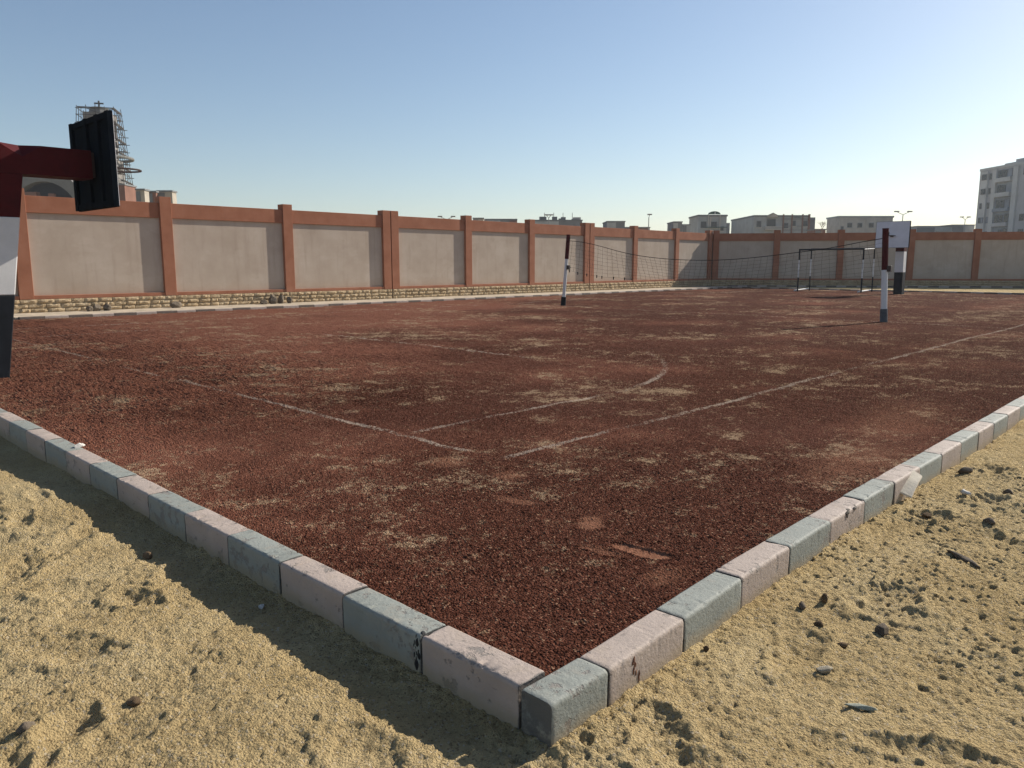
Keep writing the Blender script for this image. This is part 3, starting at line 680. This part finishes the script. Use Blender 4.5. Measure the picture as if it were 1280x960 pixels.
# black tar splashed over a joint of the left kerb
tr = MB(); lump(tr, (.485, .02, .042), (.016, .02, .012), 7); lump(tr, (.478, .0, .02), (.012, .006, .02), 8); lump(tr, (.486, -.001, -.03), (.009, .004, .018), 9); lump(tr, (.474, -.001, -.065), (.012, .004, .03), 10)
rq = random.Random(9)
for i in range(22): lump(tr, (.468 + rq.uniform(-.012, .022) * (1.2 - i / 30), rq.uniform(-.001, .0015), .036 - .0056 * i), (rq.uniform(.003, .009), .0028, rq.uniform(.006, .014)), 300 + i, 1)
tb_ = tr.build('tar_stain', 'tar', BL['l', 1], smooth=True); tb_['label'] = 'black tar stain running over the kerb edge'
st_ = MB(); rr_ = random.Random(4)
for i in range(9): lump(st_, (.155 + rr_.uniform(-.018, .02) + .002 * i, .0005, .022 - .011 * i), (.009 - .0006 * i, .0055, .014), 20 + i)
so = st_.build('rust_stain', plain('dried_mud', (.17, .085, .055), .95, .1, .2, 30), BL['r', 1], smooth=True); so['label'] = 'brown dried mud streak on the pink face'

pc = MB()
for cx_, cy_, cz_, rx_, ry_, rz_ in ((.235, .004, .042, .034, .008, .011), (.262, .016, .050, .020, .012, .004), (.228, .0, .026, .012, .003, .012), (.345, .004, .044, .028, .008, .009), (.365, .018, .050, .014, .010, .004)): lump(pc, (cx_, cy_, cz_ - .003), (rx_, ry_, rz_), int(cx_ * 1000))
pc.build('bare_patch', plain('bare_concrete', (.13, .115, .10), .95, .1, .25, 30), BL['r', 5], smooth=True)['label'] = 'dark chips where the pink paint has broken away'

# ------------------------------------------------------------------ far buildings
def facing(px, D, a=0.0):
    return math.atan2(FH.y, FH.x) - math.pi / 2 + a        # local +x to the right, local -y towards the court
def house(label, pxl, pxr, D, ytop, depth, mat, side=None, name='house', cat='house', group='houses beyond the wall', turn=0.0):
    p = site(pxl, D); w = (site(pxr, D) - p).length; h = rise(ytop, D)
    t = thing(name, label, cat, (p.x, p.y, -.1), facing(pxl, D, turn), group)
    MB().box(0, w, 0, depth, 0, h + .1).build('wall', mat, t)
    return t, w, h + .1, 960 / D
def window(t, cx, cz, w, h, mat='glass', y=-.01, sill=True):
    f = MB().box(cx - w / 2 - .12, cx + w / 2 + .12, y - .08, y + .005, cz - h / 2 - .12, cz + h / 2 + .12).build('window', 'b_dark', t)
    MB().box(cx - w / 2, cx + w / 2, y - .10, y - .075, cz - h / 2, cz + h / 2).build('pane', mat, f)
    if sill: MB().box(cx - w / 2 - .25, cx + w / 2 + .25, y - .2, y - .079, cz - h / 2 - .3, cz - h / 2 - .14).build('sill', 'b_warm', f)
    return f
def parapet(t, w, h, d, mat, oh=.15):
    MB().box(-oh, w + oh, -oh, d + oh, h + .002, h + .35).build('roof_edge', mat, t)
D = 165; k = D / 960
def zy(y, D=D): return rise(y, D) + .1
# villa with green rounded pediment
t, w, h, s_ = house('small grey villa with a green rounded pediment on its roof edge', 871, 906, D, 270.5, 8.5, 'b_grey')
parapet(t, w, h, 8.5, 'b_dark')
pz = zy(270); cx = (890 - 871) * k; ped = [(cx - 1.25, pz + .355)] + [(cx + 1.25 * math.cos(a), pz + .355 + .75 * math.sin(a)) for a in [math.pi * i / 10 for i in range(1, 10)][::-1]][::1]
ped = [(cx + 1.25 * math.cos(math.pi * i / 12), pz + .36 + .6 * math.sin(math.pi * i / 12)) for i in range(13)]
pd = MB().prism(ped, -.35, .2).build('pediment', 'green', t)
MB().tube((cx + .1, -.36, pz + .56), (cx + .1, -.42, pz + .56), .17, None, 12).build('white_disc', 'white', pd)
window(t, (877.5 - 871) * k, zy(281), 1.0, 1.2); window(t, (889.5 - 871) * k, zy(281), 1.3, 1.1); window(t, (900 - 871) * k, zy(285.8), .55, .7)
MB().box(2.35, 2.6, -.22, -.003, 0, h - .1).build('drain_pipe', 'b_warm', t); MB().box(cx - 1.3, cx - 1.1, -.25, -.003, 0, pz + .3).build('pilaster', 'b_warm', t); MB().box(cx + 1.15, cx + 1.35, -.25, -.003, 0, pz + .3).build('pilaster', 'b_warm', t)
MB().box(cx - 1.9, cx + 2.6, -.7, -.26, zy(284.6), zy(283.8)).build('balcony_edge', 'green', t)
# long house with gable
t, w, h, s_ = house('long grey house with a pointed gable and dark pilasters above the wall', 940, 1008, D, 271, 17, 'b_grey')
parapet(t, w, h, 17, 'b_dark', .12)
gx0, gx1, gm = (955 - 940) * k, (968 - 940) * k, (961.5 - 940) * k
gb = MB().prism([(gx0, zy(271.5)), (gx1, zy(271.5)), (gx1, zy(270.3)), (gm, zy(266.8)), (gx0, zy(270.3))], -.55, -.13).build('gable', 'b_warm', t)
MB().prism([(gx0 - .2, zy(270.5)), (gx0 - .2, zy(269.8)), (gm, zy(266.1)), (gx1 + .2, zy(269.8)), (gx1 + .2, zy(270.5)), (gm, zy(267.0))][::-1], -.7, -.56).build('gable_trim', 'b_dark', gb)
window(t, (946 - 940) * k, zy(280), .8, 1.1); window(t, (961 - 940) * k, zy(279), 1.7, 1.6)
MB().box((952 - 940) * k, (973 - 940) * k, -.9, -.003, zy(287.5), zy(283.2)).build('balcony', 'b_warm', t)
MB().box((952 - 940) * k, (973 - 940) * k, -.93, -.905, zy(285.6), zy(284.8)).build('balcony_stripe', 'b_dark', t)
for px in (975.5, 986, 999): MB().box((px - .6 - 940) * k, (px + .6 - 940) * k, -.35, -.004, 0, zy(267.8)).build('pilaster', 'b_brown', t)
MB().box((1007 - 940) * k - .2, (1008 - 940) * k, -.35, -.004, 0, zy(267.8)).build('pilaster', 'b_brown', t)
for y0, y1 in ((274.2, 273.4), (283., 282.3), (287.8, 287.2)): MB().box((976.4 - 940) * k, (1006.6 - 940) * k, -.14, -.003, zy(y0), zy(y1)).build('string_course', 'b_dark', t)
for px, yy, ww, hh in ((979.2, 282, .8, .9), (986.8 + 1.8, 279.2, .7, .9), (1002.5, 279.3, .9, 1.0)): window(t, (px - 940) * k, zy(yy), ww, hh)
MB().box((988 - 940) * k, (996 - 940) * k, -.12, -.004, zy(272.4), zy(271.2)).build('name_panel', 'b_dark', t)
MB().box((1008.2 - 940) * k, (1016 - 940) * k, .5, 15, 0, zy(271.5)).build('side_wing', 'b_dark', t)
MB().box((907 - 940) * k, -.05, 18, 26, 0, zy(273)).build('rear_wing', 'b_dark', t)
# pale house on the right
t, w, h, s_ = house('pale house with four square windows, partly behind the far white backboard', 1045, 1112, D, 272, 6.2, 'b_warm')
parapet(t, w, h, 6.2, 'b_grey')
for px in (1058.5, 1071, 1085, 1096.5): window(t, (px - 1045) * k, zy(281.5), .8, .75)
window(t, (1049.5 - 1045) * k, zy(285), .4, .5)
MB().box((1078 - 1045) * k, (1078.8 - 1045) * k, -.15, -.003, 0, h - .2).build('drain_pipe', 'b_warm', t)
# lesser roofs
def low(label, pxl, pxr, D, ytop, depth, mat, extra=None):
    t, w, h, s_ = house(label, pxl, pxr, D, ytop, depth, mat, name='building', cat='building', group='low roofs showing over the wall')
    MB().box(-.1, w + .1, -.1, depth + .1, h + .002, h + .2).build('roof_edge', 'b_dark', t)
    MB().box(-.05, w * .5, -.06, -.003, h * .5, h - .1).build('wall_patch', 'b_dark' if mat != 'b_dark' else 'b_grey', t)
    if extra: extra(t, w, h)
    return t
low('dark flat roofed building left of the green pediment villa', 840.5, 851, 150, 278, 6, 'b_dark')
low('lower dark annex between the flat roof and the green villa', 852, 861, 155, 281.5, 6, 'b_grey')
low('dark square block standing alone over the middle of the long wall', 758, 780, 150, 277.5, 7, 'b_dark', lambda t, w, h: MB().box(w * .45, w * .49, -.1, -.003, 1, h).build('corner_strip', 'b_grey', t))
low('brown low house right of the lone square block, by the lamp', 781, 811, 150, 285, 6, 'b_brown')
def clutter(t, w, h):
    r = random.Random(2)
    for i in range(6):
        x0 = r.uniform(.2, w - 1.6); MB().box(x0, x0 + r.uniform(.6, 1.5), 1, 2.2, h + .201, h + r.uniform(.4, 1.)).build('roof_box', random.Random(i).choice(['b_dark', 'b_grey', 'b_warm']), t)
    for i in range(4): x0 = w * (.2 + .2 * i); MB().tube((x0, 1.5, h + .2), (x0, 1.5, h + 1.6), .05, None, 6).build('antenna', 'scaf', t)
low('wide dark roofs with tanks behind the sixth wall panel', 669, 727, 150, 276, 9, 'b_dark', clutter)
low('flat dark roof with a pale end behind the fifth wall panel', 605, 646, 150, 274.8, 7, 'b_dark', lambda t, w, h: MB().box(w * .78, w + .06, -.3, -.07, 2, h - .15).build('pale_end', 'b_brown', t))
low('pale parapet just right of the third pillar top', 592, 604.5, 140, 273.5, 5, 'b_cream')
low('cream low house behind the wall at the third to last panel', 727.5, 742, 160, 280, 6, 'b_warm')
low('long low grey building left of the tall apartment block', 1143, 1186, 160, 283.6, 8, 'b_grey', lambda t, w, h: MB().box(w * .55, w, -.35, -.06, 4, h - .9).build('pale_panel', 'b_cream', t))
low('second low building hugging the apartment block', 1186.5, 1214, 175, 281.8, 8, 'b_grey')
low('tiny brown roof beside the bare tree', 1017, 1029.5, 140, 287.5, 4, 'b_brown')
low('brown block below the scaffolded tower', 120, 163, 100, 231.5, 3, 'b_brown')
low('cream box shaped building right of the brown block', 177, 187, 90, 238, 1.1, 'b_cream')
low('cream parapet building rising behind the first pillar top', 203, 221, 95, 240, 1.2, 'b_cream')
low('small brown wall between the two cream buildings', 192.5, 201, 94, 240.5, .6, 'b_brown')
# apartment block: its long facade runs almost along the line of sight
pA, pB = site(1215, 173), site(1281, 157); dA = (pB - pA).normalized(); LA = 44.0; hA = rise(214.5, 173) + .1
t = thing('apartment_block', 'tall grey seven storey apartment block at the right frame edge', 'building', (pA.x, pA.y, -.1), math.atan2(dA.y, dA.x))
MB().box(0, LA, 0, 15, 0, hA).build('wall', 'b_apart', t); MB().box(-.1, LA + .1, -.1, 15.1, hA + .002, hA + .5).build('roof_edge', 'b_apart_l', t)
for a, b, mt in ((.9, 3.0, 'b_apart_l'), (4.4, 5.6, 'b_apart_l'), (10.6, 12.0, 'b_apart_l'), (15.8, 17.2, 'b_apart_l'), (24, 26, 'b_apart_l')):
    MB().box(a, b, -.35, -.003, 0, hA - .2).build('bay', mt, t)
MB().box(5.65, 10.55, -.06, -.003, 0, hA - .4).build('loggia_bay', 'b_apart_d', t)  # flat panel, the shade of the recess is put into its colour
rr_ = random.Random(8)
for fl in range(7):
    cz = 1.7 + 3.05 * fl
    for cx, ww, hh, y_ in ((1.6, .5, 1.0, -.36), (2.45, .5, 1.0, -.36), (3.7, .8, 1.1, -.01), (6.6, 1.1, 1.7, -.07), (8.0, .9, 1.5, -.07), (9.5, 1.1, 1.8, -.07), (13.9, 1.2, 1.2, -.01), (21, 1.3, 1.2, -.01)):
        if rr_.random() < .14: continue
        window(t, cx, cz, ww, hh, 'glass' if rr_.random() < .6 else 'b_apart_d', y_, sill=False)
    if fl: 
        MB().box(5.8, 10.4, -.75, -.065, cz - 1.55, cz - .75 + rr_.uniform(-.1, .1)).build('balcony', rr_.choice(['b_apart', 'b_apart_d', 'b_apart_l']), t)
for a, b, c in ((4.7, 7.8, 1.1), (8.0, 12, 1.6), (14, 20, 2.2)): MB().box(a, b, 2, 8, hA + .5, hA + c).build('roof_hut', 'b_apart', t)

# ------------------------------------------------------------------ church under construction
D = 140; p = site(139.5, D); m = D / 960
t = thing('church_tower', 'unfinished concrete church tower with a cross, wrapped in scaffolding', 'tower', (p.x, p.y, -.1), facing(138, D, R(15)))
def zt_(y): return rise(y, D) + .1
MB().box(-2.75, 2.75, -2.75, 2.75, 0, zt_(200)).build('shaft', 'tower', t, .15)
ring = [(4.75 * math.cos(a), 4.75 * math.sin(a), zt_(198)) for a in [2 * math.pi * i / 40 for i in range(41)]]
MB().path(ring, .26, 8).build('ring_gallery', 'arch', t)
for cx, cy in ((-1.8, -1.8), (1.8, -1.8), (-1.8, 1.8), (1.8, 1.8), (0, -1.95), (0, 1.95)): MB().box(cx - .36, cx + .36, cy - .36, cy + .36, zt_(200) + .003, zt_(150)).build('belfry_column', 'tower', t)
for yy in (176, 186): MB().box(-2.1, 2.1, -2.1, 2.1, zt_(yy), zt_(yy) + .4).build('floor_slab', 'tower', t)
MB().box(-1.3, 1.3, -1.3, 1.3, zt_(200), zt_(150)).build('stair_core', 'tower', t)
MB().box(-2.2, 2.2, -2.2, 2.2, zt_(150) + .003, zt_(143)).build('belfry_top', 'tower', t)
MB().tube((0, 0, zt_(143) + .003), (0, 0, zt_(135)), 1.75, 1.45, 12).build('drum', 'arch', t)
MB().box(-.13, .13, -.1, .1, zt_(135) + .003, zt_(126)).box(-.75, .75, -.09, .09, zt_(129.3) - .12, zt_(129.3) + .12).build('cross', 'scaf', t)
sc = thing('scaffolding', 'dark pole scaffolding standing all round the church tower', 'scaffolding', (p.x, p.y, -.1), facing(138, D, R(15)))
lv = [236, 228.5, 220, 212, 203, 194, 186.5, 177.5, 168, 158, 147.5, 139.5]
def hw_(z): return 3.85 - .95 * (z - zt_(236)) / (zt_(139) - zt_(236))
r = random.Random(4)
for i in range(5):
    for j in range(5):
        if 0 < i < 4 and 0 < j < 4: continue
        u, v = -1 + i / 2, -1 + j / 2; ztop = zt_(139.5) + r.uniform(.2, 1.1)
        a, b = hw_(zt_(236)), hw_(ztop)
        MB().tube((u * a, v * a, 0), (u * a, v * a, zt_(236)), .06, None, 5).tube((u * a, v * a, zt_(236)), (u * b, v * b, ztop), .06, None, 5).build('upright', 'scaf', sc)
for q, yy in enumerate(lv):
    z = zt_(yy); a = hw_(z); led = MB()
    for s2 in (-1, 1):
        e = a + r.uniform(.1, .6); e2 = a + r.uniform(.1, .6)
        led.tube((-e, s2 * a, z), (e2, s2 * a, z + r.uniform(-.1, .1)), .06, None, 5); led.tube((s2 * a, -e, z), (s2 * a, e2, z + r.uniform(-.1, .1)), .06, None, 5)
    led.build('ledger_ring', 'scaf', sc)
    for s2 in ((-1, 1), (1,), (-1,))[q % 3]: MB().box(-a + .2, a - .1, s2 * a - .45, s2 * a + .1, z + .07, z + .17).build('plank_walk', 'plank', sc)
    if q % 2: MB().box(a - .5, a + .05, -a, a, z + .175, z + .26).build('plank_walk', 'plank', sc)
    if q < len(lv) - 1:
        z2 = zt_(lv[q + 1]); b = hw_(z2); sg = 1 if q % 2 else -1
        MB().tube((-sg * a * .5, -a, z), (sg * b * .5, -b, z2), .05, None, 5).tube((a, -sg * a * .5, z), (b, sg * b * .5, z2), .05, None, 5).build('brace', 'scaf', sc)
# vaulted nave
D = 112; p = site(62, D); 
t = thing('church_nave', 'bare grey concrete arched vault left of the tower, dark inside', 'building', (p.x, p.y, -.1), facing(62, D, R(-6)))
ri, ro = 46 / 960 * D, 60 / 960 * D; zc = rise(275, D) + .1
def arcpts(r_, n=28): return [(r_ * math.cos(math.pi * i / n), zc + r_ * math.sin(math.pi * i / n)) for i in range(n + 1)]
o_, i_ = arcpts(ro), arcpts(ri); v = MB(); n = len(o_)
vs = [(x_, 0, z_) for x_, z_ in o_] + [(x_, 0, z_) for x_, z_ in i_] + [(x_, 14, z_) for x_, z_ in o_] + [(x_, 14, z_) for x_, z_ in i_]
fs = []
for i in range(n - 1): fs += [(i, i + 1, n + i + 1, n + i), (2 * n + i, 3 * n + i, 3 * n + i + 1, 2 * n + i + 1), (i, 2 * n + i, 2 * n + i + 1, i + 1), (n + i, n + i + 1, 3 * n + i + 1, 3 * n + i)]
fs += [(0, n, 3 * n, 2 * n), (n - 1, 3 * n - 1, 4 * n - 1, 2 * n - 1)]
v.add(vs, fs).build('vault', 'arch', t)
MB().box(-ro, -ri, 0, 14, 0, zc - .003).box(ri, ro, 0, 14, 0, zc - .003).build('side_wall', 'arch', t)
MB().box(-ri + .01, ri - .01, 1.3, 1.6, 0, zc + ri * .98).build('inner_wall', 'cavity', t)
MB().box(-ri * .74, -ri * .25, .4, 1.2, 0, zc + ri * .74).build('inner_room', 'b_brown', t)
MB().tube((0.9, .6, 0), (.9, .6, zc + ri * .69), .6, .5, 16).build('round_apse', 'b_brown', t)
MB().box(-ro - 16, -ro + 1.8, 15, 22, 0, zc + ro * .93).build('rear_hall', 'arch', t)

# ------------------------------------------------------------------ lamps and the bare tree
def lamp(label, px, D, ytop, arms, lean=0.0):
    p = site(px, D); h = rise(ytop, D) + .1
    t = thing('street_lamp', label, 'street lamp', (p.x, p.y, -.1), facing(px, D), 'street lamps beyond the wall')
    MB().tube((0, 0, 0), (lean, 0, h - .5), .11, .06, 8).build('pole', 'lamp', t)
    for s2 in arms:
        a = MB().tube((lean, 0, h - .55), (lean + s2 * 1.0, 0, h - .1), .045, None, 6).build('arm', 'lamp', t)
        MB().box(lean + s2 * 1.0 - .35, lean + s2 * 1.0 + .35, -.16, .16, h - .16, h + .02).build('lamp_head', 'lamp', a, .03, seg=1)
lamp('twin headed street lamp behind the sixth wall panel', 685.5, 120, 268, (-.35, .35))
lamp('single headed street lamp right of the lone square block', 809.5, 120, 267.5, (.12,))
lamp('twin armed street lamp peeping over the first pillar joint', 559, 120, 270, (-1, 1))
lamp('wide twin armed lamp rising just above the far backboard', 1124, 120, 263.8, (-1, 1))
lamp('twin headed street lamp left of the tall apartment block', 1201.5, 150, 270.8, (-.65, .65))
p = site(1024, 130); tr = thing('bare_tree', 'small leafless pale tree between the long house and the pale house', 'tree', (p.x, p.y, -.1), facing(1024, 130))
tk = MB(); tw = MB(); r = random.Random(12)
zt0 = rise(293, 130) + .1; tk.tube((0, 0, 0), (.1, 0, zt0), .16, .10, 7)
def grow(p0, d, L, rad, lev):
    p1 = p0 + d * L; (tk if lev < 2 else tw).tube(p0, p1, rad, rad * .65, 5)
    if lev >= 5: return
    for _ in range(3 if lev < 3 else 2):
        nd = (d + Vector((r.uniform(-.8, .8), r.uniform(-.8, .8), r.uniform(-.1, .55)))).normalized(); grow(p1, nd, L * r.uniform(.6, .85), rad * .62, lev + 1)
grow(Vector((.1, 0, zt0)), Vector((0, 0, 1)), .75, .09, 0)
tk.build('trunk', 'bark', tr); tw.build('crown', 'bark', tr)

# ------------------------------------------------------------------ dusty air
hz = MB().box(-1600, 1600, -1600, 1600, -1.6, 42)
hm = bpy.data.materials.new('dusty_air'); hm.use_nodes = True; ht = hm.node_tree; ht.nodes.clear()
hv = ht.nodes.new('ShaderNodeVolumePrincipled'); hv.inputs['Color'].default_value = (.90, .93, .96, 1); hv.inputs['Density'].default_value = HAZE; hv.inputs['Anisotropy'].default_value = .1
ht.links.new(hv.outputs[0], ht.nodes.new('ShaderNodeOutputMaterial').inputs['Volume'])
if HAZE: tag(hz.build('haze', hm), kind='stuff')

# ------------------------------------------------------------------ light, sky, camera
SUN_EL = R(30.4); sv = Vector((.984 * math.cos(SUN_EL), -.179 * math.cos(SUN_EL), math.sin(SUN_EL)))
sd = bpy.data.lights.new('sun', 'SUN'); sd.energy = 5.0; sd.angle = R(.5); sd.color = (1, .93, .82)
so = bpy.data.objects.new('sun', sd); COL.objects.link(so); so.rotation_euler = sv.to_track_quat('Z', 'Y').to_euler(); so.location = (20, -20, 30)
w = bpy.data.worlds.new('World'); scene.world = w; w.use_nodes = True
nt_ = w.node_tree; bg = nt_.nodes['Background']; sk = nt_.nodes.new('ShaderNodeTexSky'); sk.sky_type = 'NISHITA'; sk.sun_disc = False
sk.sun_elevation = SUN_EL; sk.sun_rotation = math.atan2(.984, -.179); sk.altitude = 50; sk.air_density = 1.0; sk.dust_density = .65; sk.ozone_density = 1.7
nt_.links.new(sk.outputs[0], bg.inputs[0]); bg.inputs[1].default_value = .080

cd = bpy.data.cameras.new('camera'); cd.sensor_width = 36; cd.lens = 27; cd.clip_end = 8000; cd.clip_start = .05
co = bpy.data.objects.new('camera', cd); COL.objects.link(co); co.location = CAM; co.rotation_euler = (R(90) - PITCH, 0, AZ - R(90)); scene.camera = co
vs_ = scene.view_settings; vs_.view_transform = 'Standard'; vs_.look = 'None'; vs_.gamma = 1; vs_.use_curve_mapping = False; vs_.exposure = 0.56
